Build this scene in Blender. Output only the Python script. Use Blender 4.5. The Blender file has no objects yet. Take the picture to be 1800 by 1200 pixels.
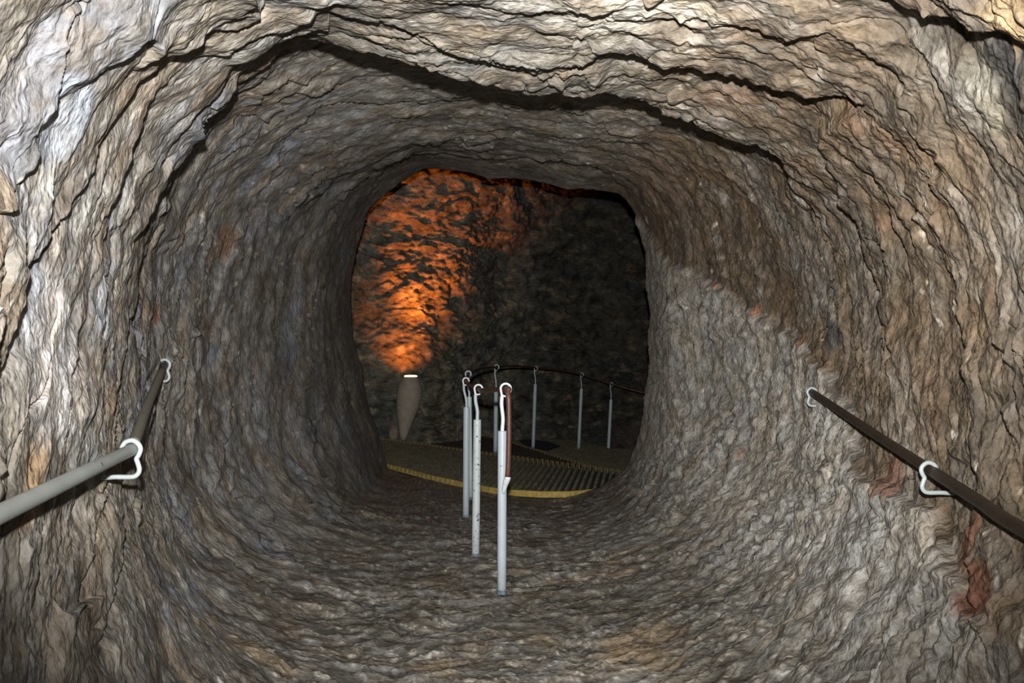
import bpy, bmesh, math, random
import numpy as np
from mathutils import Vector

# ------------------------------------------------------------------ camera, world, light, exposure
F = 1440.0            # focal length in pixels of the 1800 px wide frame
EYE = 1.25            # camera height above the tunnel floor
QUALITY = 0.9
SC = bpy.context.scene
COL = SC.collection

cam_data = bpy.data.cameras.new('camera')
cam_data.sensor_width = 36.0
cam_data.lens = F / 1800.0 * 36.0
cam_data.clip_start = 0.02
cam = bpy.data.objects.new('camera', cam_data)
cam.location = (0, 0, EYE)
cam.rotation_euler = (math.radians(90), 0, 0)
COL.objects.link(cam)
SC.camera = cam

world = bpy.data.worlds.new('world')
SC.world = world
world.use_nodes = True
world.node_tree.nodes['Background'].inputs[0].default_value = (0.6, 0.7, 1.0, 1)
world.node_tree.nodes['Background'].inputs[1].default_value = 0.0

SC.view_settings.view_transform = 'Standard'
SC.view_settings.look = 'None'
SC.view_settings.gamma = 1.0
SC.view_settings.exposure = 0.0
SC.view_settings.use_curve_mapping = False
SC.cycles.use_adaptive_sampling = True
SC.cycles.adaptive_threshold = 0.03
SC.cycles.max_bounces = 5
SC.cycles.diffuse_bounces = 2

# the flash of the camera that took the picture: above and a little behind the lens
fl = bpy.data.lights.new('camera_flash', 'SPOT')
fl.energy = 1060.0
fl.color = (1.0, 0.985, 0.945)
fl.spot_size = math.radians(86)
fl.spot_blend = 1.0
fl.shadow_soft_size = 0.018
flash = bpy.data.objects.new('camera_flash', fl)
flash.location = (0.0, -0.07, EYE + 0.15)
flash.rotation_euler = (math.radians(93.5), 0, 0)
COL.objects.link(flash)

# ------------------------------------------------------------------ numeric helpers
def noise(x, y, z, seed=0):
    """gradient noise, about -1..1, on arrays"""
    rs = np.random.RandomState(seed + 11)
    perm = rs.permutation(256).astype(np.int32)
    perm = np.concatenate([perm, perm, perm])
    g = rs.normal(size=(256, 3)).astype(np.float32)
    g /= np.linalg.norm(g, axis=1)[:, None]
    x = np.asarray(x, np.float32); y = np.asarray(y, np.float32); z = np.asarray(z, np.float32)
    xi = np.floor(x).astype(np.int32); yi = np.floor(y).astype(np.int32); zi = np.floor(z).astype(np.int32)
    xf = x - xi; yf = y - yi; zf = z - zi
    xi &= 255; yi &= 255; zi &= 255
    fu = xf*xf*xf*(xf*(xf*6-15)+10); fv = yf*yf*yf*(yf*(yf*6-15)+10); fw = zf*zf*zf*(zf*(zf*6-15)+10)
    out = 0
    for dx in (0, 1):
        wx = fu if dx else 1-fu
        px = perm[xi+dx]
        for dy in (0, 1):
            wy = fv if dy else 1-fv
            pxy = perm[px+yi+dy]
            for dz in (0, 1):
                wz = fw if dz else 1-fw
                h = perm[pxy+zi+dz]
                gg = g[h]
                out = out + wx*wy*wz*(gg[..., 0]*(xf-dx)+gg[..., 1]*(yf-dy)+gg[..., 2]*(zf-dz))
    return out*1.6

def fbm(x, y, z, seed, octs=3, gain=0.5):
    s = 0; a = 1.0; t = 0
    for o in range(octs):
        s = s + a*noise(x*2.0**o, y*2.0**o, z*2.0**o, seed+o*7); t += a; a *= gain
    return s/t

def ridged(x, y, z, seed, octs=3, gain=0.55):
    s = 0; a = 1.0; t = 0
    for o in range(octs):
        s = s + a*(1-np.abs(noise(x*2.1**o, y*2.1**o, z*2.1**o, seed+o*7))*1.8); t += a; a *= gain
    return s/t

def sm(a, b, x):
    t = np.clip((x-a)/(b-a), 0, 1)
    return t*t*(3-2*t)

def mix(a, b, t):
    return a*(1-t)+b*t

def at(px, py, d):
    """the point seen at a pixel of the photograph when it stands d metres in front"""
    return Vector(((px-900)/F*d, d, EYE-(py-600)/F*d))

def on(px, py, drop):
    """the point seen at a pixel when it lies drop metres below the eye"""
    return at(px, py, drop*F/(py-600))

# ------------------------------------------------------------------ object helpers
def tag(o, label=None, cat=None, group=None, kind=None):
    if label: o['label'] = label
    if cat: o['category'] = cat
    if group: o['group'] = group
    if kind: o['kind'] = kind
    return o

def empty(name, loc):
    o = bpy.data.objects.new(name, None)
    o.location = loc
    o.empty_display_size = 0.1
    COL.objects.link(o)
    return o

def mesh_obj(name, verts, faces, mat, parent=None, smooth=True):
    me = bpy.data.meshes.new(name)
    me.from_pydata([tuple(v) for v in verts], [], faces)
    me.materials.append(mat)
    if smooth:
        me.polygons.foreach_set('use_smooth', [True]*len(me.polygons))
    me.update()
    o = bpy.data.objects.new(name, me)
    COL.objects.link(o)
    if parent:
        o.parent = parent
        o.matrix_parent_inverse = parent.matrix_basis.inverted()
    return o

def spline(pts, n):
    """Catmull-Rom through pts, n steps a span"""
    P = [Vector(p) for p in pts]
    P = [P[0]*2-P[1]] + P + [P[-1]*2-P[-2]]
    out = []
    for i in range(1, len(P)-2):
        a, b, c, d = P[i-1:i+3]
        for k in range(n):
            t = k/n
            out.append(0.5*((2*b)+(c-a)*t+(2*a-5*b+4*c-d)*t*t+(3*b-a-3*c+d)*t**3))
    out.append(P[-2].copy())
    return out

def tube_geo(pts, rad, seg=16, cap=True, jitter=0):
    """verts, faces of a tube along pts; rad a number or a list"""
    P = [Vector(p) for p in pts]
    n = len(P)
    R = rad if isinstance(rad, (list, tuple)) else [rad]*n
    V, Fc = [], []
    t0 = (P[1]-P[0]).normalized()
    up = Vector((0, 0, 1)) if abs(t0.z) < 0.9 else Vector((0, 1, 0))
    u = t0.cross(up).normalized()
    rnd = random.Random(5)
    for i in range(n):
        t = (P[min(i+1, n-1)]-P[max(i-1, 0)]).normalized()
        u = (u-t*u.dot(t)).normalized()
        w = t.cross(u)
        for k in range(seg):
            a = 2*math.pi*k/seg
            r = R[i]*(1+jitter*(rnd.random()-.5))
            V.append(P[i]+(u*math.cos(a)+w*math.sin(a))*r)
    for i in range(n-1):
        for k in range(seg):
            Fc.append((i*seg+k, i*seg+(k+1) % seg, (i+1)*seg+(k+1) % seg, (i+1)*seg+k))
    if cap:
        Fc.append(tuple(reversed(range(seg))))
        Fc.append(tuple(range((n-1)*seg, n*seg)))
    return V, Fc

def tube(name, pts, rad, mat, parent=None, seg=16, cap=True, jitter=0):
    V, Fc = tube_geo(pts, rad, seg, cap, jitter)
    return mesh_obj(name, V, Fc, mat, parent)

def box_geo(quad_top, thick):
    """a slab: four top corners and a thickness straight down"""
    V = [Vector(p) for p in quad_top]+[Vector(p)-Vector((0, 0, thick)) for p in quad_top]
    Fc = [(0, 1, 2, 3), (7, 6, 5, 4), (0, 4, 5, 1), (1, 5, 6, 2), (2, 6, 7, 3), (3, 7, 4, 0)]
    return V, Fc

def join(geos):
    V, Fc = [], []
    for v, f in geos:
        k = len(V)
        V += v
        Fc += [tuple(i+k for i in q) for q in f]
    return V, Fc

# ------------------------------------------------------------------ materials
def mat_new(name):
    m = bpy.data.materials.new(name)
    m.use_nodes = True
    nt = m.node_tree
    return m, nt, nt.nodes['Principled BSDF']

def simple(name, col, rough=0.5, metal=0.0, vary=0.12, scale=30, bump=0.0, chips=None, spec=0.5):
    m, nt, b = mat_new(name)
    N, L = nt.nodes, nt.links
    tc = N.new('ShaderNodeTexCoord')
    nz = N.new('ShaderNodeTexNoise'); nz.inputs['Scale'].default_value = scale; nz.inputs['Detail'].default_value = 5
    L.new(tc.outputs['Object'], nz.inputs['Vector'])
    rp = N.new('ShaderNodeValToRGB')
    rp.color_ramp.elements[0].position = .3; rp.color_ramp.elements[1].position = .7
    rp.color_ramp.elements[0].color = tuple(c*(1-vary) for c in col)+(1,)
    rp.color_ramp.elements[1].color = tuple(min(1, c*(1+vary)) for c in col)+(1,)
    L.new(nz.outputs['Fac'], rp.inputs['Fac'])
    out = rp.outputs['Color']
    if chips:
        ccol, cscale, thr = chips
        vo = N.new('ShaderNodeTexNoise'); vo.inputs['Scale'].default_value = cscale; vo.inputs['Detail'].default_value = 2
        L.new(tc.outputs['Object'], vo.inputs['Vector'])
        mr = N.new('ShaderNodeMapRange'); mr.inputs['From Min'].default_value = thr; mr.inputs['From Max'].default_value = thr+.02
        L.new(vo.outputs['Fac'], mr.inputs['Value'])
        mx = N.new('ShaderNodeMixRGB'); mx.inputs['Color2'].default_value = ccol+(1,)
        L.new(mr.outputs['Result'], mx.inputs['Fac']); L.new(out, mx.inputs['Color1'])
        out = mx.outputs['Color']
    L.new(out, b.inputs['Base Color'])
    b.inputs['Roughness'].default_value = rough
    b.inputs['Metallic'].default_value = metal
    b.inputs['Specular IOR Level'].default_value = spec
    if bump:
        bp = N.new('ShaderNodeBump'); bp.inputs['Strength'].default_value = bump; bp.inputs['Distance'].default_value = .003
        L.new(nz.outputs['Fac'], bp.inputs['Height']); L.new(bp.outputs['Normal'], b.inputs['Normal'])
    return m

def rock_mat(name, stretch=(1, 3, 1), bump=0.007, rough=0.8, grain=1.0):
    m, nt, b = mat_new(name)
    N, L = nt.nodes, nt.links
    at_ = N.new('ShaderNodeAttribute'); at_.attribute_name = 'Col'
    tc = N.new('ShaderNodeTexCoord')
    mp = N.new('ShaderNodeMapping'); mp.inputs['Scale'].default_value = stretch
    L.new(tc.outputs['Object'], mp.inputs['Vector'])
    n1 = N.new('ShaderNodeTexNoise'); n1.inputs['Scale'].default_value = 16*grain; n1.inputs['Detail'].default_value = 6
    n1.inputs['Roughness'].default_value = .6; n1.inputs['Distortion'].default_value = .15
    L.new(mp.outputs['Vector'], n1.inputs['Vector'])
    n2 = N.new('ShaderNodeTexNoise'); n2.inputs['Scale'].default_value = 70*grain; n2.inputs['Detail'].default_value = 4
    n2.inputs['Roughness'].default_value = .75
    L.new(tc.outputs['Object'], n2.inputs['Vector'])
    vo = N.new('ShaderNodeTexVoronoi'); vo.inputs['Scale'].default_value = 34*grain; vo.inputs['Detail'].default_value = 1
    vo.inputs['Roughness'].default_value = .7
    L.new(mp.outputs['Vector'], vo.inputs['Vector'])
    n3 = N.new('ShaderNodeTexNoise'); n3.inputs['Scale'].default_value = 4.0*grain; n3.inputs['Detail'].default_value = 4
    n3.inputs['Roughness'].default_value = .72
    L.new(mp.outputs['Vector'], n3.inputs['Vector'])
    tint = N.new('ShaderNodeValToRGB')
    tint.color_ramp.elements[0].position = .36; tint.color_ramp.elements[1].position = .64
    tint.color_ramp.elements[0].color = (.98, .89, .77, 1); tint.color_ramp.elements[1].color = (.98, 1.0, 1.03, 1)
    L.new(n3.outputs['Fac'], tint.inputs['Fac'])
    tm = N.new('ShaderNodeVectorMath'); tm.operation = 'MULTIPLY'
    L.new(at_.outputs['Color'], tm.inputs[0]); L.new(tint.outputs['Color'], tm.inputs[1])
    ad = N.new('ShaderNodeMath'); ad.operation = 'MULTIPLY_ADD'; ad.inputs[1].default_value = .35
    ad.inputs[1].default_value = .5; L.new(n2.outputs['Fac'], ad.inputs[0]); L.new(n1.outputs['Fac'], ad.inputs[2])
    mr = N.new('ShaderNodeMapRange'); mr.inputs['From Min'].default_value = .52; mr.inputs['From Max'].default_value = .98
    mr.inputs['To Min'].default_value = .46; mr.inputs['To Max'].default_value = 1.56
    L.new(ad.outputs[0], mr.inputs['Value'])
    mu = N.new('ShaderNodeVectorMath'); mu.operation = 'SCALE'
    L.new(tm.outputs['Vector'], mu.inputs[0]); L.new(mr.outputs['Result'], mu.inputs['Scale'])
    L.new(mu.outputs['Vector'], b.inputs['Base Color'])
    bp = N.new('ShaderNodeBump'); bp.inputs['Strength'].default_value = 1.0; bp.inputs['Distance'].default_value = bump
    a2 = N.new('ShaderNodeMath'); a2.operation = 'MULTIPLY_ADD'; a2.inputs[1].default_value = -.45
    L.new(vo.outputs['Distance'], a2.inputs[0]); L.new(ad.outputs[0], a2.inputs[2])
    L.new(a2.outputs[0], bp.inputs['Height']); L.new(bp.outputs['Normal'], b.inputs['Normal'])
    b.inputs['Roughness'].default_value = rough
    b.inputs['Specular IOR Level'].default_value = .25
    return m

# ------------------------------------------------------------------ the tunnel: radius round the axis at eye height
QK = np.array([-3.0, 0.0, 1.2, 1.5, 2.1, 3.0, 3.6, 4.5, 5.5, 6.4, 7.0])
LK = np.array([.85, .80, .84, .90, 1.05, 1.38, 1.60, 1.68, 1.60, 1.48, 1.40])
RK = np.array([1.00, .98, 1.00, 1.05, 1.18, 1.32, 1.41, 1.43, 1.34, 1.16, 1.09])
END = [(1138, 600, 6.6), (1136, 500, 6.6), (1128, 412, 6.7), (1106, 374, 6.7), (1085, 349, 6.8), (1000, 336, 7.0),
       (860, 315, 7.3), (745, 298, 7.6), (700, 325, 7.7), (650, 370, 7.8), (625, 450, 7.9), (618, 550, 8.0),
       (638, 650, 8.0), (666, 760, 8.0), (683, 823, 8.05), (760, 843, 7.4), (820, 857, 7.0), (900, 869, 6.7),
       (1000, 871, 6.65), (1055, 856, 6.65), (1100, 822, 6.7), (1118, 780, 6.65), (1132, 700, 6.6)]
_th, _rh, _de = [], [], []
for x, y, d in END:
    _th.append(math.atan2(600-y, x-900)); _rh.append(math.hypot(x-900, 600-y)); _de.append(d)
_o = np.argsort(_th)
_th = np.array(_th)[_o]; _rh = np.array(_rh)[_o]; _de = np.array(_de)[_o]
def periodic(th, vals):
    T = np.concatenate([_th-2*math.pi, _th, _th+2*math.pi])
    return np.interp(th, T, np.concatenate([vals]*3))

def super_r(th, L, R, T, nt_, nbl, nbr):
    c = np.cos(th); s = np.sin(th)
    w = sm(-.15, .15, c)
    a = mix(L, R, w)
    n = np.where(s > 0, nt_, mix(nbl, nbr, w))
    b = np.where(s > 0, T, EYE)
    return ((np.abs(c)/a+1e-6)**n + (np.abs(s)/b+1e-6)**n)**(-1/n)

def depth(th, q):
    return q*(1+(periodic(th, _de)/7-1)*sm(4, 7, q))

def base_r(th, q, far):
    L = np.interp(q, QK, LK); R = np.interp(q, QK, RK)
    if far:
        T = np.interp(q, [2.0, 2.4, 3, 4, 7], [1.0, 1.12, 1.27, 1.34, 1.31])
        nt_ = 2.8
    else:
        T = np.interp(q, [0, 2, 3, 5, 7], [.86, .86, .88, 1.0, 1.3])
        lw = sm(math.radians(108), math.radians(126), np.where(th < -2.2, th+2*math.pi, th))
        T = mix(T, np.interp(q, [0, 1.6, 2.4, 3.2, 4.2, 7], [.86, .88, 1.0, 1.18, 1.33, 1.31]), lw)
        nt_ = 2.5
    r = super_r(th, L, R, T, nt_, 3.3, 2.5)
    w = sm(4.6, 7.0, q)
    rend = periodic(th, _rh*_de/F)
    return mix(r, rend, w)

def surf(px, py, far=False):
    """(angle, q) of the tunnel surface seen at a pixel"""
    th = math.atan2(600-py, px-900); rho = math.hypot(px-900, 600-py)
    q = np.linspace(.6, 7.0, 1400)
    f = base_r(th, q, far)*F/depth(th, q)-rho
    k = np.argmax(f < 0)
    return th, float(q[k]) if f.min() < 0 else 7.0

def curve_q(pts, far=False):
    """breaks of the rock: angle -> q, from points seen along the break"""
    a = [surf(x, y, far) for x, y in pts]
    a = [(t if t > -2.2 else t+2*math.pi, q) for t, q in a]     # keep the lower left wall continuous
    a.sort()
    return np.array([t for t, q in a]), np.array([q for t, q in a])

def wrap(th):
    return np.where(th < -2.2, th+2*math.pi, th)

L1 = [(150, 1180), (190, 1100), (213, 900), (203, 760), (205, 690), (215, 600), (235, 510), (265, 420), (290, 340), (320, 270), (352, 205), (390, 150), (440, 108),
      (520, 84), (600, 93), (650, 108), (700, 130), (750, 140), (800, 160), (870, 170), (940, 190), (1000, 192), (1060, 205), (1150, 233), (1250, 264), (1330, 287)]

def build_tunnel():
    nth = int(1900*QUALITY)
    th = np.linspace(-math.pi, math.pi, nth+1)[:-1]+0.0
    # rows: even steps as seen from the eye, plus a stretch behind it and the outward face of the lip
    qv = [.80]
    while qv[-1] < 7.0:
        z = qv[-1]
        qv.append(z+z*z/(F*np.interp(z, [1, 3, 4.5, 7], [.9, 1.15, 1.35, 1.2]))*1.65/QUALITY)
    q = np.concatenate([np.linspace(-3, .80, 50)[:-1], qv[:-1], [7.0]])
    TH, Q = np.meshgrid(th, q)
    D = depth(TH, Q)
    near = base_r(TH, Q, False); far = base_r(TH, Q, True)
    tw = wrap(TH)
    c, s = np.cos(TH), np.sin(TH)
    # wobble used for every break so that edges are ragged
    X0, Z0 = near*c, near*s
    wob = (.022*noise(X0*4, D*1.0, Z0*4, 3)+.010*noise(X0*15, D*3, Z0*15, 4)+.006*noise(X0*45, D*8, Z0*45, 5))
    t1, q1 = curve_q(L1)
    qL = np.interp(tw, t1, q1)+wob*.9
    # the slab ends sharply over the middle, melts into the walls at both sides
    soft = .012+1.0*sm(math.radians(38), math.radians(27), tw)+1.3*sm(math.radians(122), math.radians(134), tw)
    wstep = sm(0, 1, (Q-qL)/soft)
    r = mix(near, far, wstep)
    # thin break running down the left wall
    inl = sm(math.radians(30), math.radians(40), tw)*sm(t1[-1]+.02, t1[-1]-.1, tw)
    r += inl*.028*sm(0, .012, Q-qL)*np.exp(-np.clip(Q-qL, 0, 9)/.5)*sm(math.radians(100), math.radians(125), tw)
    def brk(pts, steps, decay=.4, isfar=False, wobble=1.0, w=.010):
        t, qq = curve_q(pts, isfar)
        st = np.interp(tw, t, [a for _, a in sorted(zip([(lambda z: z if z > -2.2 else z+2*math.pi)(math.atan2(600-y, x-900)) for x, y in pts], steps))], left=0, right=0)
        x = Q-(np.interp(tw, t, qq)+wob*wobble)
        return st*sm(0, w, x)*np.exp(-np.clip(x, 0, 9)/decay)
    r += brk([(560, 28), (620, 42), (700, 62), (800, 98), (900, 108), (1000, 122), (1060, 108), (1080, 98), (1200, 128), (1330, 150), (1420, 178), (1480, 190), (1520, 192)],
             [0, .03, .04, .04, .035, .06, .09, .15, .18, .17, .13, .07, 0], .6)
    r += brk([(560, 60), (640, 78), (740, 92), (840, 122), (940, 138), (1020, 142), (1060, 140)], [0, .02, .03, .025, .03, .02, 0], .25)
    r += brk([(1000, 78), (1060, 98), (1120, 105), (1180, 92)], [0, .03, .03, 0], .2)
    r += brk([(1190, 150), (1215, 172), (1240, 184), (1275, 180), (1300, 190)], [0, .04, .05, .05, 0], .25)
    r += brk([(1440, -20), (1500, 2), (1560, 15), (1640, 32), (1700, 42), (1760, 50), (1800, 72), (1850, 120)], [0, .04, .07, .09, .09, .06, .04, 0], .5)
    r += brk([(1370, 190), (1395, 220), (1420, 260), (1445, 310), (1470, 370), (1500, 440), (1525, 520), (1540, 600), (1545, 660), (1560, 760)],
             [0, .03, .045, .05, .045, .04, .035, .03, .02, 0], .35)
    r += brk([(-30, 720), (-10, 640), (10, 590), (60, 460), (100, 380), (150, 290), (200, 215), (250, 150), (330, 60), (380, 10)], [0, .02, .035, .03, .035, .02, .03, .03, .02, 0], .3)
    r += brk([(150, 470), (175, 400), (215, 310), (270, 200), (300, 150)], [0, .03, .04, .03, 0], .3)
    r += brk([(400, 520), (430, 430), (470, 330), (500, 270), (560, 192), (650, 185), (760, 186), (880, 187), (960, 195)], [0, .015, .02, .03, .035, .03, .03, .03, 0], .4, True, .4)
    r += brk([(640, 380), (665, 310), (690, 280), (715, 271), (800, 272), (900, 280), (1000, 283), (1050, 295), (1085, 330), (1110, 380)], [0, .03, .04, .05, .04, .04, .04, .04, .03, 0], .5, True, .3)
    r += brk([(160, 500), (190, 700), (185, 850), (160, 1000), (130, 1150)], [0, .02, .03, .03, 0], .2)

    X, Z = r*c, r*s
    Y = D
    floor_w = sm(-.72, -.93, s)                # 1 on the floor
    wall_w = 1-floor_w
    ceil_w = sm(.6, .85, s)
    Ys = Y-.28*np.maximum(Z, -.6)              # beds lean away towards the top
    # lower right wall: paler bed standing proud of the brown one
    bpts = [(1118, 385), (1150, 440), (1180, 470), (1230, 498), (1290, 530), (1380, 590), (1440, 650), (1475, 700), (1500, 760), (1530, 850), (1620, 900), (1700, 1000), (1740, 1080), (1800, 1180)]
    bb = [surf(x, y) for x, y in bpts]
    bq = np.array([b_[1] for b_ in bb]); bt = np.array([b_[0] for b_ in bb]); oo = np.argsort(bq)
    tb = np.interp(Q, bq[oo], bt[oo])+.05*noise(X*3, Y*3, Z*3, 71)+.02*noise(X*11, Y*11, Z*11, 72)
    right = (c > .2)
    upper = np.where(right, sm(-.012, .012, TH-tb), 0)
    upper_soft = np.where(right, sm(-.10, .10, TH-tb), 0)
    upper_col = np.where(right, sm(-.025, .025, TH-tb+.03*noise(X*9, Y*9, Z*9, 75)), 0)
    r = r + right*.035*upper*sm(1.4, 2.2, Q)*sm(1.3, .9, TH)
    # large swells
    endf = 1-.85*sm(5.6, 6.9, Q)
    fade_post = 1-.8*floor_w
    r = r + .075*fbm(X*.9, Ys*.9, Z*.9, 20, 3)*endf*fade_post
    endf2 = 1-.6*sm(5.8, 6.9, Q)
    w1 = noise(X*1.6, Ys*1.6, Z*1.6, 30); w2 = noise(X*4, Ys*4, Z*4, 31)
    r = r + .035*fbm(X*2.2, Ys*4.5, Z*2.2, 24, 3)*endf*(1-.6*floor_w)
    rough = .25+.75*sm(-.15, .40, fbm(X*1.0, Y*1.2, Z*1.0, 170, 2))
    lowm = np.where(right, 1-upper_soft, 0)*sm(-1.0, -.75, s)*sm(.3, .6, c)
    # overlapping sheets: saw-tooth along the depth, each sheet ends in a small drop facing away
    def saw(k, warp, seed, amp, lo=.08, hi=.5):
        p = Ys*k+warp*w1*k*.22+warp*.5*w2*k*.12+.7*noise(X*5, Ys*3, Z*5, seed)+.25*noise(X*14, Ys*8, Z*14, seed+1)
        fr = p-np.floor(p)
        rr = np.where(fr < .93, fr/.93, (1-fr)/.07)
        m = sm(lo, hi, noise(X*2.3+9, Ys*2.0, Z*2.3, seed+2)+.25*noise(X*8, Ys*8, Z*8, seed+3))
        return -amp*m*rr, m, fr
    s1, m1, f1 = saw(3.1, 1, 40, .040)
    s2, m2, f2 = saw(8.0, 1, 45, .020)
    s3, m3, f3 = saw(19., 1.3, 50, .008, .0, .45)
    r = r+(s1*endf*(1-.85*floor_w)+(s2*endf2*(1-.55*floor_w)+s3*(1-.2*floor_w))*rough)*(1-.35*upper_soft)*(1-.8*lowm)
    # hairline cracks along the beds
    def crack(ax, ay, seed, w, amp, lo):
        v = noise(X*ax+.5*w2, Ys*ay+1.2*w1, Z*ax, seed)
        m = sm(lo, lo+.25, noise(X*1.9, Ys*3.1, Z*1.9, seed+1))
        return amp*np.exp(-(v/w)**2)*m
    r = r+(crack(1.3, 5, 150, .022, .030, .12)+crack(3, 11, 153, .035, .010, .15))*endf2*(1-.8*floor_w)
    # knobs and hollows
    kn = fbm(X*9, Ys*11, Z*9, 60, 3)
    r = r+.020*kn*endf2*(1-.7*floor_w)
    rd = ridged(X*7+w2, Ys*15+w1*1.5, Z*7, 65, 3)
    r = r-.010*(rd-.5)*(1-.5*floor_w)*rough*(1-.7*lowm)
    rf = ridged(X*26, Ys*34+w1, Z*26, 68, 2)
    r = r-.0035*(rf-.5)*(.4+.6*rough)
    r = r-.0045*ridged(X*24, Y*26, Z*24, 190, 2)*(.3+.7*sm(-.2, .3, noise(X*2, Y*2, Z*2, 193)))
    # brown upper right wall is knotty, with steep ribs
    rib = ridged(X*6, Y*9+.6*w2, Z*2.0, 80, 3)
    r = r-.030*(rib-.55)*upper_soft*endf2
    # pale lower right wall: broken facets
    fac = np.abs(noise(X*5, Y*6, Z*5, 84))+np.abs(noise(X*11, Y*13, Z*9, 85))*.5
    low_r = np.where(right, 1-upper_soft, 0)*wall_w
    flat = sm(-.25, .1, noise(X*2.4+7, Y*2.4, Z*2.4, 86))
    chip = .026*np.abs(noise(X*16, Y*17, Z*14, 87))+.013*np.abs(noise(X*34, Y*36, Z*30, 88))
    r = r-(.035*(fac-.3)+chip*(.25+.75*flat))*low_r*endf2
    # floor: worn scallops running across
    sc = ridged(X*2.6+.4*w2, Y*8+1.2*w1+.8*w2, 0*Y+1.5, 90, 2, .5)
    sc2 = ridged(X*8+w2, Y*24+2*w1+w2, 0*Y+3.5, 92, 3, .6)
    fl_near = 1-.5*sm(4.0, 6.5, Q)
    side_calm = sm(1.35, .9, np.abs(X+.05))
    r = r-(.030*(sc-.5)+.018*(sc2-.5))*floor_w*fl_near*(.35+.65*side_calm)*(1-.5*sm(6.2, 6.9, Q))
    X, Z = r*c, r*s

    # ---------------- colour of the rock, with some light and shade painted in
    def C(*v): return np.array(v, np.float32)
    def lay(col, newc, m): return col*(1-m[..., None])+newc*m[..., None]
    n1 = fbm(X*1.3, Ys*1.6, Z*1.3, 100, 4)
    n2 = fbm(X*3, Ys*9, Z*3, 104, 4, .6)
    n3 = fbm(X*10, Ys*26, Z*10, 108, 3, .6)
    n4 = fbm(X*2.2, Ys*2.8, Z*2.2, 112, 4)
    n5 = fbm(X*6, Ys*8, Z*6, 116, 3)
    n6 = fbm(X*2.0+5, Ys*5, Z*2.0, 120, 4, .55)
    col = np.empty(X.shape+(3,), np.float32); col[:] = C(.30, .275, .24)
    col = lay(col, C(.22, .215, .215), sm(-.1, .35, n1))
    col = lay(col, C(.30, .22, .15), sm(.0, .35, n6)*.75)
    col = lay(col, C(.50, .46, .39), sm(.12, .5, n2)*.7)
    col = lay(col, C(.11, .10, .095), sm(.1, .45, -n2)*.55)
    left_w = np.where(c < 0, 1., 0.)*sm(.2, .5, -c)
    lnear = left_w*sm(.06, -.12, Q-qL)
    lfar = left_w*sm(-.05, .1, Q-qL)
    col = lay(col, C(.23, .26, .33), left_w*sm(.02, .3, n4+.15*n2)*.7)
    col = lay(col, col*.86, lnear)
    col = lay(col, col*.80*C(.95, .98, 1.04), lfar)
    # ceiling slabs pale, the near ones darkened in colour against the close flash
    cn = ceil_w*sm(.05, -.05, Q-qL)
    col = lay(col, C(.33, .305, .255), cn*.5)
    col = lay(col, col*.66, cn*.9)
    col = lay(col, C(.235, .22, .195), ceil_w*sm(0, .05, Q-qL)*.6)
    # upper right brown
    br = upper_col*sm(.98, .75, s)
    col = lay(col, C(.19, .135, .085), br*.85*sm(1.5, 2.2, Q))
    col = lay(col, C(.25, .11, .055), br*sm(.12, .4, n4)*.55)
    col = lay(col, C(.36, .30, .23), br*sm(.15, .5, n5)*.6)
    col = lay(col, C(.10, .095, .095), br*sm(.15, .45, -n5)*.6)
    # lower right pale grey
    low_c = np.where(right, 1-upper_col, 0)*wall_w
    col = lay(col, C(.35, .332, .305), low_c*.92)
    col = lay(col, C(.22, .205, .185), low_c*sm(.05, .4, n5)*.5)
    col = lay(col, C(.42, .37, .31), low_c*sm(.15, .45, n6)*.5)
    # floor: dark hollows and thin ridge highlights painted into the colour
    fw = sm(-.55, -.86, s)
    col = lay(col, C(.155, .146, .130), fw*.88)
    col = lay(col, col*.86, sm(.1, -.5, s)*sm(3.2, 1.8, Q)*.9)  # near floor and lower walls painted darker against the close flash
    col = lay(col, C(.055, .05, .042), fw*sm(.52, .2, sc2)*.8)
    fr_ = ridged(X*9+2*w2, Ys*30+3*w1+2*w2, 0*Y+7.5, 95, 3, .6)
    col = lay(col, C(.55, .52, .47), fw*sm(.64, .86, .65*fr_+.35*sc2+.08*n3)*.8)
    col = lay(col, C(.26, .18, .09), fw*sm(.0, .35, n4-.15+.3*n5)*.7*side_calm*sm(6, 4, Q))
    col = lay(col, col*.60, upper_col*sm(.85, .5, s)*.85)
    low_c = np.where(right, 1-upper_col, 0)*wall_w
    col = lay(col, col*.8, low_r*sm(2.6, 1.8, Q))  # near lower right wall darkened in colour to offset the flash
    col = lay(col, C(.17, .12, .07), upper_col*sm(.9, .6, s)*.5)
    g0 = fbm(X*5, Ys*6, Z*5, 176, 4, .65)
    col = lay(col, C(.20, .145, .09), sm(.06, .32, g0)*.55*wall_w*(1-low_c))
    col = lay(col, C(.44, .42, .38), sm(.16, .42, -g0)*.5*wall_w)
    # broad weathering: dark damp patches, olive film, grey dust
    g1 = fbm(X*1.1+3, Ys*1.5, Z*1.1, 180, 4, .6); g2 = fbm(X*3.5, Ys*6, Z*3.5, 184, 4, .65)
    col = lay(col, C(.095, .085, .07), sm(.02, .32, g1+.35*g2)*.55*(1-.6*low_c))
    col = lay(col, C(.24, .235, .22), sm(.05, .35, -g1)*.40)
    col = lay(col, col*.62, sm(.05, .30, g2)*.7*wall_w*(1-.6*low_c))
    lum = col.mean(-1, keepdims=True)
    col = col*.80+lum*.20
    col = lay(col, col*.80, left_w*sm(2.3, 1.7, Q))  # near left wall painted darker where the flash is strongest
    # light crystals, dark soot, rust
    col = lay(col, C(.72, .69, .62), sm(.42, .62, n3+.35*n5)*wall_w*.7)
    col = lay(col, C(.045, .045, .045), sm(.30, .55, -n3)*.35)
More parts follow.
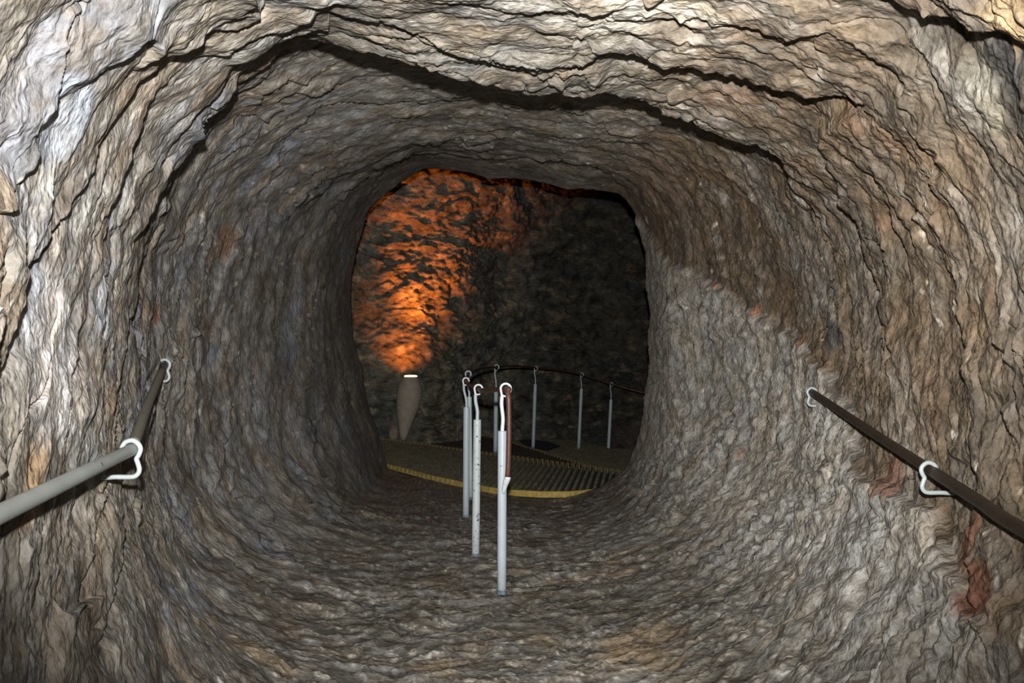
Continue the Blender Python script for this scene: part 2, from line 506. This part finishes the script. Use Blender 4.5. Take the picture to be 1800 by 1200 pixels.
    col = lay(col, C(.30, .13, .07), sm(.50, .72, fbm(X*2.6+4, Ys*5, Z*2.6, 130, 3))*wall_w*.6)
    def blob(px, py, rad, newc, k, far=False, ax=1.0):
        nonlocal col
        t, qq = surf(px, py, far)
        rr = float(base_r(t, np.array([qq]), far)[0])
        dd = float(depth(t, np.array([qq]))[0])
        bx, by, bz = rr*math.cos(t), dd, rr*math.sin(t)
        dist = np.sqrt((X-bx)**2+((Y-by)/ax)**2+(Z-bz)**2)+rad*.9*n5+rad*.5*n2
        col = lay(col, newc, sm(rad, rad*.45, dist)*k)
    for a in [(1090, 125, .07, C(.50, .20, .11), .8), (1180, 140, .07, C(.50, .25, .16), .6), (1275, 195, .05, C(.42, .12, .05), .9), (1260, 180, .04, C(.45, .2, .12), .8),
              (1745, 100, .12, C(.05, .05, .055), .8), (1760, 180, .12, C(.05, .05, .05), .75), (1760, 70, .05, C(.5, .3, .12), .7), (1790, 20, .12, C(.5, .36, .2), .6),
              (1455, 585, .13, C(.05, .052, .055), .85), (1400, 600, .06, C(.35, .14, .05), .8), (1330, 545, .05, C(.45, .2, .12), .8), (1250, 498, .05, C(.42, .17, .1), .8),
              (1560, 850, .12, C(.15, .065, .035), .7), (1700, 940, .12, C(.14, .06, .035), .7), (1740, 1030, .10, C(.15, .055, .03), .7),
              (400, 430, .16, C(.20, .10, .06), .6), (265, 545, .06, C(.24, .09, .05), .7), (210, 350, .13, C(.30, .335, .41), .75), (110, 220, .13, C(.30, .335, .40), .7),
              (185, 520, .12, C(.31, .33, .37), .6), (330, 480, .2, C(.17, .18, .21), .6), (90, 640, .2, C(.42, .41, .42), .7), (120, 700, .16, C(.44, .42, .42), .6),
              (60, 850, .10, C(.33, .22, .12), .6), (1720, 190, .10, C(.42, .40, .34), .5), (1080, 40, .2, C(.46, .44, .38), .6), (1190, 30, .15, C(.55, .52, .45), .5),
              (1300, 740, .13, C(.30, .28, .27), .8), (1330, 900, .2, C(.27, .25, .235), .6), (1340, 650, .12, C(.40, .36, .31), .5),
              (430, 830, .35, C(.18, .18, .185), .5), (480, 640, .3, C(.16, .15, .14), .5), (620, 560, .4, C(.15, .15, .13), .5)]:
        blob(*a)
    # darker mottled tone on the far left wall and its ceiling corner
    col = lay(col, C(.12, .115, .11), lfar*sm(4.4, 6.0, Q)*.55*sm(-.3, .3, n1+.1))
    col = np.clip(col, .02, .9)

    # outward face of the lip, so that the far room sees rock too
    ext = [(.03, .05), (.06, .12), (.05, .3), (.0, .8), (.0, 2.5)]
    Xs, Ysx, Zs, Cs = [X], [Y], [Z], [col]
    for dy, dr in ext:
        rr = r[-1]+dr+.02*noise(c[-1]*9, s[-1]*9, 0*s[-1]+dr*7, 140)
        Xs.append((rr*c[-1])[None]); Zs.append((rr*s[-1])[None]); Ysx.append((Y[-1]+dy)[None]); Cs.append(col[-1:]*1.0)
    X = np.concatenate(Xs); Y = np.concatenate(Ysx); Z = np.concatenate(Zs); col = np.concatenate(Cs)
    return th, X, Y, Z+EYE, col

def grid_obj(name, X, Y, Z, col, mat, closed=False, flip=False):
    nr, nc = X.shape
    me = bpy.data.meshes.new(name)
    co = np.stack([X, Y, Z], -1).reshape(-1, 3).astype(np.float32)
    i = np.arange(nr*nc).reshape(nr, nc)
    a, b_, c_, d_ = i[:-1, :-1], i[:-1, 1:], i[1:, 1:], i[1:, :-1]
    fa = np.stack([a, b_, c_, d_] if not flip else [d_, c_, b_, a], -1).reshape(-1, 4).astype(np.int32)
    me.vertices.add(len(co)); me.vertices.foreach_set('co', co.ravel())
    me.loops.add(fa.size); me.loops.foreach_set('vertex_index', fa.ravel())
    me.polygons.add(len(fa)); me.polygons.foreach_set('loop_start', np.arange(0, fa.size, 4, dtype=np.int32))
    me.polygons.foreach_set('use_smooth', np.ones(len(fa), bool))
    me.update(calc_edges=True)
    ca = me.color_attributes.new('Col', 'FLOAT_COLOR', 'POINT')
    ca.data.foreach_set('color', np.concatenate([col.reshape(-1, 3), np.ones((len(co), 1), np.float32)], 1).astype(np.float32).ravel())
    me.materials.append(mat)
    o = bpy.data.objects.new(name, me)
    COL.objects.link(o)
    return o

ROCK = rock_mat('streaked_limestone', (1.0, 2.0, 1.0))
ROCK_FLOOR = rock_mat('trodden_rock', (1.0, 2.0, 1.0), .006, .6)
ROCK_R = rock_mat('right_wall_rock', (1.2, 1.3, 1.1), .011)
ROCK_BACK = rock_mat('far_room_rock', (1.0, 1.0, 1.0), .02, .8, .45)

th, X, Y, Z, colr = build_tunnel()
n = len(th)
def span(a0, a1):
    """columns between two angles in degrees, wrapping past 180"""
    k0 = int(round((math.radians(a0)+math.pi)/(2*math.pi)*n)); k1 = int(round((math.radians(a1)+math.pi)/(2*math.pi)*n))
    return np.arange(k0, k1+1) % n
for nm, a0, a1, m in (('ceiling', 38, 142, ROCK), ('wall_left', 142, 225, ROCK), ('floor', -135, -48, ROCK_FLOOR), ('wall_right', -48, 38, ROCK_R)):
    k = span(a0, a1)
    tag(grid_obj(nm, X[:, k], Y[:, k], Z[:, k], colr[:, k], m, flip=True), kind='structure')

# ------------------------------------------------------------------ the room beyond the tunnel
def far_room():
    plan = spline([(-2.0, 7.3, 0), (-2.35, 8.2, 0), (-2.5, 9.4, 0), (-2.45, 10.3, 0), (-2.1, 10.95, 0), (-1.5, 11.1, 0), (-.85, 11.5, 0), (-.1, 12.5, 0),
                   (1.0, 12.9, 0), (2.2, 12.9, 0), (3.4, 12.3, 0), (4.3, 11.0, 0), (4.6, 9.2, 0), (4.2, 7.2, 0), (3.2, 5.6, 0)], 40)
    P = np.array([[p.x, p.y] for p in plan])
    ds = np.r_[0, np.cumsum(np.hypot(*np.diff(P, axis=0).T))]
    S = np.linspace(0, ds[-1], int(900*QUALITY))
    px = np.interp(S, ds, P[:, 0]); py = np.interp(S, ds, P[:, 1])
    tx = np.gradient(px); ty = np.gradient(py); tl = np.hypot(tx, ty)
    nx, ny = ty/tl, -tx/tl                      # towards the inside of the room
    zz = np.linspace(-1.2, 4.4, int(520*QUALITY))
    Xg, Zg = np.meshgrid(px, zz); Yg = np.meshgrid(py, zz)[0]; NX = np.meshgrid(nx, zz)[0]; NY = np.meshgrid(ny, zz)[0]
    inn = .20*sm(2.2, 4.4, Zg)*3
    d = inn+.22*fbm(Xg*.8, Yg*.8, Zg*.8, 200, 3)+.10*fbm(Xg*2.2, Yg*2.2, Zg*2.6, 204, 3)
    v = noise(Xg*2.0, Yg*2.0, Zg*3.2, 210); v2 = noise(Xg*5, Yg*5, Zg*8, 211)
    p = Zg*2.6+1.4*v+.4*v2
    fr = p-np.floor(p)
    d += .07*np.where(fr < .9, fr/.9, (1-fr)/.1)*sm(-.2, .4, noise(Xg*1.5, Yg*1.5, Zg*1.5, 213))
    d += .045*(ridged(Xg*3.2, Yg*3.2, Zg*6, 215, 3)-.5)+.03*np.abs(v2)+.02*noise(Xg*14, Yg*14, Zg*20, 217)
    X, Y = Xg+NX*d, Yg+NY*d
    n1 = fbm(X*1.5, Y*1.5, Zg*1.5, 220, 4); n2 = fbm(X*5, Y*5, Zg*8, 224, 4, .6)
    col = np.empty(X.shape+(3,), np.float32); col[:] = (.15, .145, .12)
    for c2, m in (((.10, .105, .10), sm(-.1, .3, n1)), ((.34, .28, .20), sm(.1, .4, n2)), ((.05, .05, .048), sm(.08, .35, -n2)*.8)):
        col = col*(1-m[..., None])+np.array(c2, np.float32)*m[..., None]
    # the rock colour gets darker towards the right of the room
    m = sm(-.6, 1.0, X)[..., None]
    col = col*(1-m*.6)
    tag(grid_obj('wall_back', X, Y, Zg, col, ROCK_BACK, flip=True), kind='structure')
    # ceiling and ground of that room
    gx, gy = np.meshgrid(np.linspace(-4, 6, 160), np.linspace(6.9, 14.5, 140))
    gz = 3.9+.2*fbm(gx, gy, 0*gx, 230, 3)
    cc = np.empty(gx.shape+(3,), np.float32); cc[:] = (.16, .15, .13)
    tag(grid_obj('ceiling_back', gx, gy, gz, cc, ROCK_BACK), kind='structure')
    gx, gy = np.meshgrid(np.linspace(-4, 6, 400), np.linspace(6.9, 14.5, 320))
    gz = -.55+.30*sm(.4, -1.2, gx)+.10*fbm(gx*1.5, gy*1.5, 0*gx, 233, 3)+.03*noise(gx*7, gy*7, 0*gx, 236)+.35*sm(11.7, 12.8, gy)*sm(1.5, .2, gx)
    cc = np.empty(gx.shape+(3,), np.float32); cc[:] = (.15, .14, .09)
    nn = fbm(gx*4, gy*4, 0*gx, 238, 3)
    cc *= (1+.8*nn)[..., None]
    tag(grid_obj('floor_back', gx, gy, gz, cc, ROCK_BACK), kind='structure')
far_room()

# ------------------------------------------------------------------ slatted decks that step down and turn right
M_SLAT = simple('weathered_slat', (.23, .225, .15), .8, vary=.45, scale=14, bump=.6)
M_SLATD = simple('dark_slat', (.075, .072, .05), .85, vary=.4, scale=14, bump=.6)  # darker slat colour for the second deck
M_BEARER = simple('dark_bearer', (.018, .017, .014), .9)
M_YELLOW = simple('yellow_edge_paint', (.36, .25, .055), .7, vary=.3, scale=40, bump=.4)
M_TIP = simple('worn_yellow_paint', (.52, .41, .18), .75, vary=.35, scale=60)

def clip_line(poly, p, dv):
    """parts of the line p + t dv that lie inside a polygon (xy)"""
    ts = []
    for i in range(len(poly)):
        a, b = poly[i], poly[(i+1) % len(poly)]
        ex, ey = b[0]-a[0], b[1]-a[1]
        den = dv[0]*ey-dv[1]*ex
        if abs(den) < 1e-9: continue
        t = ((a[0]-p[0])*ey-(a[1]-p[1])*ex)/den
        u = ((a[0]-p[0])*dv[1]-(a[1]-p[1])*dv[0])/den
        if 0 <= u < 1: ts.append(t)
    ts.sort()
    return [(ts[i], ts[i+1]) for i in range(0, len(ts)-1, 2)]

def deck(label, poly, top, dv, pitch=.056, w=.026, tipped=True, thick=.035, mat=None):
    o = empty('slatted_deck', (sum(p[0] for p in poly)/len(poly), sum(p[1] for p in poly)/len(poly), top-thick))
    tag(o, label, 'deck', 'slatted walkway decks beyond the tunnel')
    l = math.hypot(*dv); dv = (dv[0]/l, dv[1]/l); nv = (dv[1], -dv[0])
    pr = [p[0]*nv[0]+p[1]*nv[1] for p in poly]
    slats, tips = [], []
    k = min(pr)
    rnd = random.Random(len(label))
    while k < max(pr):
        p = (nv[0]*k, nv[1]*k)
        for t0, t1 in clip_line(poly, p, dv):
            if t1-t0 < .05: continue
            zz = top+rnd.uniform(-.003, .002); tipl = .09
            def quad(a, b, ww, dz=0):
                A = (p[0]+dv[0]*a, p[1]+dv[1]*a); B = (p[0]+dv[0]*b, p[1]+dv[1]*b)
                return [(A[0]-nv[0]*ww, A[1]-nv[1]*ww, zz+dz), (A[0]+nv[0]*ww, A[1]+nv[1]*ww, zz+dz),
                        (B[0]+nv[0]*ww, B[1]+nv[1]*ww, zz+dz), (B[0]-nv[0]*ww, B[1]-nv[1]*ww, zz+dz)]
            te = t1-tipl if tipped and t1-t0 > .15 else t1
            slats.append(box_geo(quad(t0, te, w/2), thick))
            if te < t1: tips.append(box_geo(quad(te, t1, w/2+.002), thick+.004))
        k += pitch
    so = mesh_obj('slats', *join(slats+tips), mat or M_SLAT, o, smooth=False)
    so.data.materials.append(M_TIP)
    so.data.polygons.foreach_set('material_index', [0]*(6*len(slats))+[1]*(6*len(tips)))
    # bearers under the slats
    sub = [(x, y, top-thick-.005) for x, y in poly]
    m = len(sub)
    V = [Vector(v) for v in sub]+[Vector(v)-Vector((0, 0, .05)) for v in sub]
    Fc = [tuple(range(m)), tuple(reversed(range(m, 2*m)))]+[(i, m+i, m+(i+1) % m, (i+1) % m) for i in range(m)]
    mesh_obj('bearer', V, Fc, M_BEARER, o, smooth=False)
    return o

def xy(px, py, drop):
    v = on(px, py, drop); return (v.x, v.y)
Z1, Z2, Z3, Z4 = EYE-1.21, EYE-1.40, EYE-1.50, EYE-1.60
edge_px = [(672, 819), (683, 823), (720, 833), (760, 844), (820, 857), (860, 865), (900, 870), (950, 873), (1000, 873), (1055, 868)]
near_edge = []
for x, y in edge_px:
    v = on(x, y, 1.25); near_edge.append((v.x, v.y))
E1a, E1b = xy(640, 765, 1.21), xy(1150, 833, 1.21)
d1 = deck('slatted deck with a yellow near edge at the mouth of the tunnel', near_edge+[(1.30, 6.5), E1b, E1a, (-1.75, 9.0)], Z1, (.155, 1))
# the yellow kerb board along the near edge
kv = []
for i, (x, y) in enumerate(near_edge):
    kv += [Vector((x, y-.004, Z1+.004)), Vector((x, y-.004, Z1-.045)), Vector((x, y+.022, Z1-.045)), Vector((x, y+.022, Z1+.004))]
kf = []
for i in range(len(near_edge)-1):
    for k in range(4):
        kf.append((i*4+k, (i+1)*4+k, (i+1)*4+(k+1) % 4, i*4+(k+1) % 4))
kf += [(3, 2, 1, 0), tuple((len(near_edge)-1)*4+k for k in range(4))]
mesh_obj('edge_board', kv, kf, M_YELLOW, d1, smooth=False)
E2 = [xy(690, 748, 1.40), xy(800, 752, 1.40), xy(900, 776, 1.40), xy(938, 787, 1.40), xy(974, 799, 1.40), xy(1017, 811, 1.40), xy(1060, 824, 1.40)]
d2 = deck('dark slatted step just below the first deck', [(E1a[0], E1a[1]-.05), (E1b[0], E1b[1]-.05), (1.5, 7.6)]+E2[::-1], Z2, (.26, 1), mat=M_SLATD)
E3 = [xy(880, 771, 1.50), xy(1000, 772, 1.50), xy(1062, 784, 1.50), xy(1130, 812, 1.50)]
d3 = deck('slatted step under the third post from the far wall bend', [E2[6], E2[5], E2[4], E2[3], E2[2]]+E3+[(1.9, 8.6)], Z3, (.48, 1), tipped=False)
d4 = deck('lowest slatted step, out of the tunnel mouth to the right', [E3[3], E3[2], (1.0, 12.3), (1.9, 12.2), (3.0, 11.2), (3.2, 9.2), (1.95, 8.7)], Z4, (.8, 1), tipped=False)
d2['label'] = 'dark slatted step directly beyond the yellow edged deck'
d3['label'] = 'slatted step carrying a blue plate and one railing post'
d4['label'] = 'lowest slatted step at the railing post nearest the right rock edge'

M_PLATE = simple('blue_grey_sheet', (.045, .065, .085), .5, .3, vary=.3)
pl = [on(908, 770, 1.495), on(962, 775, 1.495), on(986, 784, 1.495), on(962, 792, 1.495), on(925, 785, 1.495)]
V = [p+Vector((0, 0, .0)) for p in pl]+[p-Vector((0, 0, .006)) for p in pl]
m = len(pl)
tag(mesh_obj('floor_plate', V, [tuple(range(m)), tuple(reversed(range(m, 2*m)))]+[(i, m+i, m+(i+1) % m, (i+1) % m) for i in range(m)], M_PLATE, smooth=False),
    'dark blue-grey metal plate lying on the far slatted step', 'floor plate')

# ------------------------------------------------------------------ railing posts
M_WHITE = simple('pale_blue_paint', (.40, .455, .505), .42, vary=.04, scale=25, bump=.15, chips=((.10, .12, .14), 24, .735))
M_CHIP = simple('chipped_paint', (.46, .50, .53), .45, vary=.05, scale=25, bump=.2, chips=((.06, .07, .08), 62, .655))
M_GREY = simple('grey_blue_paint', (.44, .52, .56), .5, vary=.08, scale=25, bump=.2)
M_HOOK = simple('white_paint', (.62, .66, .69), .4, vary=.05, scale=60, bump=.3)
M_BROWN = simple('brown_rail_paint', (.085, .036, .026), .45, vary=.25, scale=40, bump=.2, chips=((.5, .45, .42), 60, .74))
M_DARKRAIL = simple('dark_brown_pipe', (.032, .022, .015), .5, .1, vary=.25, scale=30, bump=.2)
M_GREYPIPE = simple('grey_pipe_paint', (.30, .32, .31), .4, vary=.1, scale=20, bump=.1, chips=((.05, .05, .05), 30, .74))
M_FOOT = simple('worn_foot', (.12, .16, .20), .7, vary=.6, scale=30, bump=.5)

def post(label, base, sleeve_top, hook_c, d, zbase, mats, hook='right', rs=.0225, rr=.0085, dd=0.0, hr=.023, wire=.006):
    """base, sleeve_top, hook_c: picture points; the post stands d in front"""
    B = at(base[0], base[1], d); T = at(sleeve_top[0], sleeve_top[1], d); H = at(hook_c[0], hook_c[1], d)
    B.z = zbase
    o = empty('railing_post', B)
    tag(o, label, 'railing post', 'metal posts of the centre railing')
    ax = (T-B).normalized()
    b0 = B-ax*.07
    # sleeve with a rolled top rim
    L = (T-b0).length
    pts = [b0, b0+ax*(L*.3), b0+ax*(L*.6), T-ax*.006, T-ax*.002, T, T-ax*.001, T-ax*.012]
    tube('sleeve', pts, [rs, rs, rs, rs, rs*.98, rs*.92, rs*.66, rs*.62], mats[0], o, 24)
    # rod, slightly bent, up to the hook
    side = -1 if hook == 'right' else 1
    root = H+Vector((side*hr*.75, 0, -hr*1.5))
    Rp = [T-ax*.15, T, mix(T, root, .35)+Vector((-side*.004, 0, 0)), mix(T, root, .75)+Vector((side*.002, 0, 0)), root]
    tube('rod', spline(Rp, 5), rr, mats[1], o, 12)
    # open hook bent round the rail
    hp = [root, root+Vector((side*.002, 0, hr*.5))]
    a0, a1 = (200, -55) if side < 0 else (-20, 235)
    for k in range(15):
        a = math.radians(a0+(a1-a0)*k/14)
        hp.append(H+Vector((math.cos(a)*hr, 0, math.sin(a)*hr)))
    tube('hook', spline(hp, 2), wire, mats[2], o, 10)
    # small lug under the rail
    lug = [H+Vector((side*hr*.7, 0, -hr*1.25)), H+Vector((side*hr*.1, 0, -hr*1.5)), H+Vector((-side*hr*.45, 0, -hr*1.25))]
    tube('lug', spline(lug, 4), wire*.75, mats[2], o, 8)
    # foot cup
    tube('foot', [B-ax*.03, B+ax*.012, B+ax*.02], [rs*1.12, rs*1.1, rs*1.01], M_FOOT, o, 20)
    return o

W = (M_WHITE, M_HOOK, M_HOOK); CH = (M_CHIP, M_WHITE, M_HOOK); G = (M_GREY, M_GREY, M_GREY)
p1 = post('tallest pale post in front, with the brown rail end bent down along it', (882, 1046), (883, 757), (889, 683), 4.03, .012, W, rr=.0095, hr=.025)
post('chipped pale post, second from the front, on the rock floor', (836, 979), (839, 737), (841, 683), 4.75, .005, CH, rr=.0105, hr=.023)
post('plain pale post standing left of the chipped one', (819, 906), (820, 715), (819, 669), 5.84, .0, (M_WHITE, M_WHITE, M_HOOK), rr=.009, hr=.021)
post('slim grey post half hidden behind the plain pale post', (827, 877), (825, 697), (823, 657), 6.5, .0, (M_GREY, M_GREY, M_WHITE), rs=.019, rr=.008, hr=.022)
post('grey post on the far edge of the yellow edged deck', (871, 800), (872, 684), (873, 645), 9.0, EYE-1.225, G, rs=.024, hr=.025)
post('grey post on the edge of the dark step, behind the front post', (937, 787), (941, 675), (942, 647), 10.75, EYE-1.40, G, rr=.008, hr=.022)
post('grey post beside the blue floor plate', (1017, 787), (1022, 683), (1023, 658), 11.45, EYE-1.50, G, rr=.0075, hr=.022)
post('rightmost grey post, close to the right rock edge', (1069, 798), (1074, 702), (1075, 675), 11.6, EYE-1.60, G, rr=.0075, hr=.022)

# the rail carried by the hooks
rp = [at(890, 683, 4.03), at(842, 685, 4.75), at(820, 670, 5.84), at(824, 659, 6.5), at(842, 649, 7.8), at(872, 645, 9.0), at(905, 643, 9.9), at(941, 646, 10.75), at(982, 650, 11.2),
      at(1022, 658, 11.45), at(1075, 675, 11.6), at(1138, 692, 11.6), at(1230, 715, 11.6), at(1330, 745, 11.4)]
first = rp[0]
drop = [at(888, 850, 4.005)+Vector((-.002, 0, 0)), at(891, 840, 3.975), at(893, 825, 3.965), at(894.5, 770, 3.96), at(894.5, 720, 3.96), at(893.5, 697, 3.965), at(892, 687, 3.985)]
rail_pts = spline(drop+rp, 8)
cut = 8
hr = tube('centre_handrail', rail_pts[cut:], .0125, M_BROWN, None, 14, jitter=.02)
tag(hr, 'brown pipe handrail running through the hooks of the centre posts', 'handrail')
# white welded elbow that ties the rail end into the front post
el = [at(884.5, 866, 4.012), at(886, 860, 4.0), at(888.5, 850, 3.985), at(892, 841, 3.967), at(892.5, 838, 3.966)]
V, Fc = tube_geo(spline(el, 5), [.008+.0075*min(1, k/12) for k in range(21)], 14, True, .12)
e = mesh_obj('rail_elbow', V, Fc, M_HOOK, p1)

# ------------------------------------------------------------------ wall handrails and brackets
def bracket(label, c, d, scale, side, mat):
    """J-shaped rod bracket; c is the middle of the rail in the picture, side the wall it grows from"""
    shape = [(-46, 48), (-24, 47), (2, 47), (12, 43), (16, 34), (13, 22), (11, 15), (15, 8), (18, -2), (14, -11), (4, -17), (-8, -14), (-14, -6), (-14, 3)]
    P0 = at(c[0], c[1], d)
    k = .00146*scale
    pts = [P0+Vector((x*k*(1 if side < 0 else -1), 0, -y*k)) for x, y in shape]
    foot = pts[0]+Vector((side*.09, .0, 0))
    o = tag(tube('rail_bracket', spline([foot]+pts, 5), (.0062 if scale > .9 else .0058), mat, None, 14), label, 'bracket', 'white rod brackets of the wall handrails')
    return o
M_BR = simple('white_bracket_paint', (.36, .40, .41), .4, vary=.06, scale=50, bump=.3)
bracket('white rod bracket nearest the camera on the left wall', (229, 791), 2.1, 1.0, -1, M_BR)
bracket('small white rod bracket at the far end of the left handrail', (288, 642), 3.6, 1.02, -1, M_BR)
bracket('white rod bracket nearest the camera on the right wall', (1634, 827), 2.2, .86, 1, M_BR)
bracket('small white rod bracket at the far end of the right handrail', (1428, 690), 3.7, .86, 1, M_BR)

lp = [at(288, 643, 3.62), at(262, 705, 2.86), at(243, 757, 2.35), at(234, 783, 2.14)]
lrail = empty('wall_handrail', at(229, 790, 2.1))
tag(lrail, 'grey pipe handrail on brackets along the left wall', 'handrail', None)
tube('far_pipe', spline(lp, 4), .0155, simple('shaded_grey_pipe', (.16, .155, .125), .5, vary=.12, bump=.1), lrail, 18)  # flash falloff along the rail painted in as a darker pipe colour
q0 = at(236, 788, 2.13); q1 = at(0, 903, 1.25); dr = (q1-q0).normalized()
tube('near_pipe', [q0, q0+dr*.02, q0+dr*.5, q1, q1+dr*.9], [.013, .0158, .0158, .0158, .0158], M_GREYPIPE, lrail, 20)

rrp = [at(1427, 690, 3.74), at(1432, 692, 3.66), at(1520, 751, 2.85), at(1640, 829, 2.2), at(1720, 880, 1.88), at(1800, 932, 1.62), Vector((.93, .9, EYE-.40)), Vector((.9, .1, EYE-.42))]
tag(tube('wall_handrail', spline(rrp, 5), .0152, M_DARKRAIL, None, 18), 'dark brown pipe handrail on brackets along the right wall', 'handrail')

# ------------------------------------------------------------------ the amber uplight
M_CLAY = simple('pale_plaster', (.34, .29, .235), .85, vary=.12, scale=18, bump=.5)
def uplight():
    d = 10.55
    prof = [(709, 773, 5.0), (709.5, 765, 7.0), (711, 750, 11), (713.5, 730, 16.5), (717, 710, 21.0), (719, 697, 22.3), (720, 686, 22.0), (721, 676, 19.5), (721.5, 669, 16), (722, 664, 13.5), (722, 661.5, 12.5)]
    o = empty('floor_lamp', at(709, 773, d))
    tag(o, 'pale urn-shaped floor lamp glowing amber against the far wall', 'lamp')
    k = d/F
    base = [at(x, y, d) for x, y, r in prof]
    pts = base+[base[-1]-Vector((0, 0, .01)), base[-1]-Vector((0, 0, .05))]
    rad = [r*k for x, y, r in prof]+[11*k, 9*k]
    V, Fc = tube_geo(pts, rad, 28, False, .015)
    Fc.append(tuple(reversed(range(28))))
    mesh_obj('body', V, Fc, M_CLAY, o)
    m, nt, b = mat_new('glowing_lens')
    b.inputs['Base Color'].default_value = (1, .6, .25, 1)
    b.inputs['Emission Color'].default_value = (1.0, .62, .22, 1)
    b.inputs['Emission Strength'].default_value = 14
    top = base[-1]
    V, Fc = tube_geo([top-Vector((0, 0, .02)), top+Vector((0, 0, .006)), top+Vector((0, 0, .014))], [11*k, 11.3*k, 9.5*k], 48)
    mesh_obj('lens', V, Fc, m, o)
    def lamp(nm, en, loc, aim, size, blend, rad_):
        s = bpy.data.lights.new(nm, 'SPOT'); s.energy = en; s.color = (1.0, .21, .014)
        s.spot_size = math.radians(size); s.spot_blend = blend; s.shadow_soft_size = rad_
        so = bpy.data.objects.new(nm, s); so.location = loc
        so.rotation_euler = (Vector(aim)-Vector(loc)).to_track_quat('-Z', 'Y').to_euler()
        COL.objects.link(so)
    T = top+Vector((0, 0, .04))
    lamp('amber_lamp_beam', 370, T, (T.x+.27, T.y+.60, T.z+1.5), 66, .9, .03)
    lamp('amber_lamp_spill', 55, T+Vector((-.03, .05, .0)), (T.x-.12, T.y+.5, T.z+.45), 95, 1, .03)
uplight()

def stone(name, label, c, r, sq, mat, seed):
    bm = bmesh.new(); bmesh.ops.create_icosphere(bm, subdivisions=4, radius=1)
    co = np.array([v.co[:] for v in bm.verts])
    nn = 1+.28*fbm(co[:, 0]*1.3+seed, co[:, 1]*1.3, co[:, 2]*1.3, seed, 3)
    for v, k in zip(bm.verts, nn):
        v.co = Vector((v.co.x*r*sq[0]*k, v.co.y*r*sq[1]*k, v.co.z*r*sq[2]*k))+Vector(c)
    me = bpy.data.meshes.new(name); bm.to_mesh(me); bm.free()
    me.materials.append(mat)
    me.polygons.foreach_set('use_smooth', [True]*len(me.polygons))
    o = bpy.data.objects.new(name, me); COL.objects.link(o)
    return tag(o, label, 'stone')
M_STONE = simple('pinkish_stone', (.22, .175, .15), .85, vary=.3, scale=12, bump=.8)
stone('stone', 'small pinkish stone leaning at the left foot of the lamp', at(692, 762, 10.5), .09, (.75, .8, 1.2), M_STONE, 3)
M_STONE2 = simple('grey_stone', (.11, .10, .085), .9, vary=.4, scale=10, bump=.8)
for i, (x, y, d, r, lb) in enumerate([(985, 742, 12.1, .055, 'grey stone on the ground between the two middle far posts'), (1004, 750, 12.0, .045, 'smaller grey stone touching the right of a bigger one'),
                                      (760, 742, 11.5, .12, 'grey boulder at the wall foot right of the lamp')]):
    stone('stone', lb, at(x, y, d), r, (1.2, 1, .8), M_STONE2, 20+i)
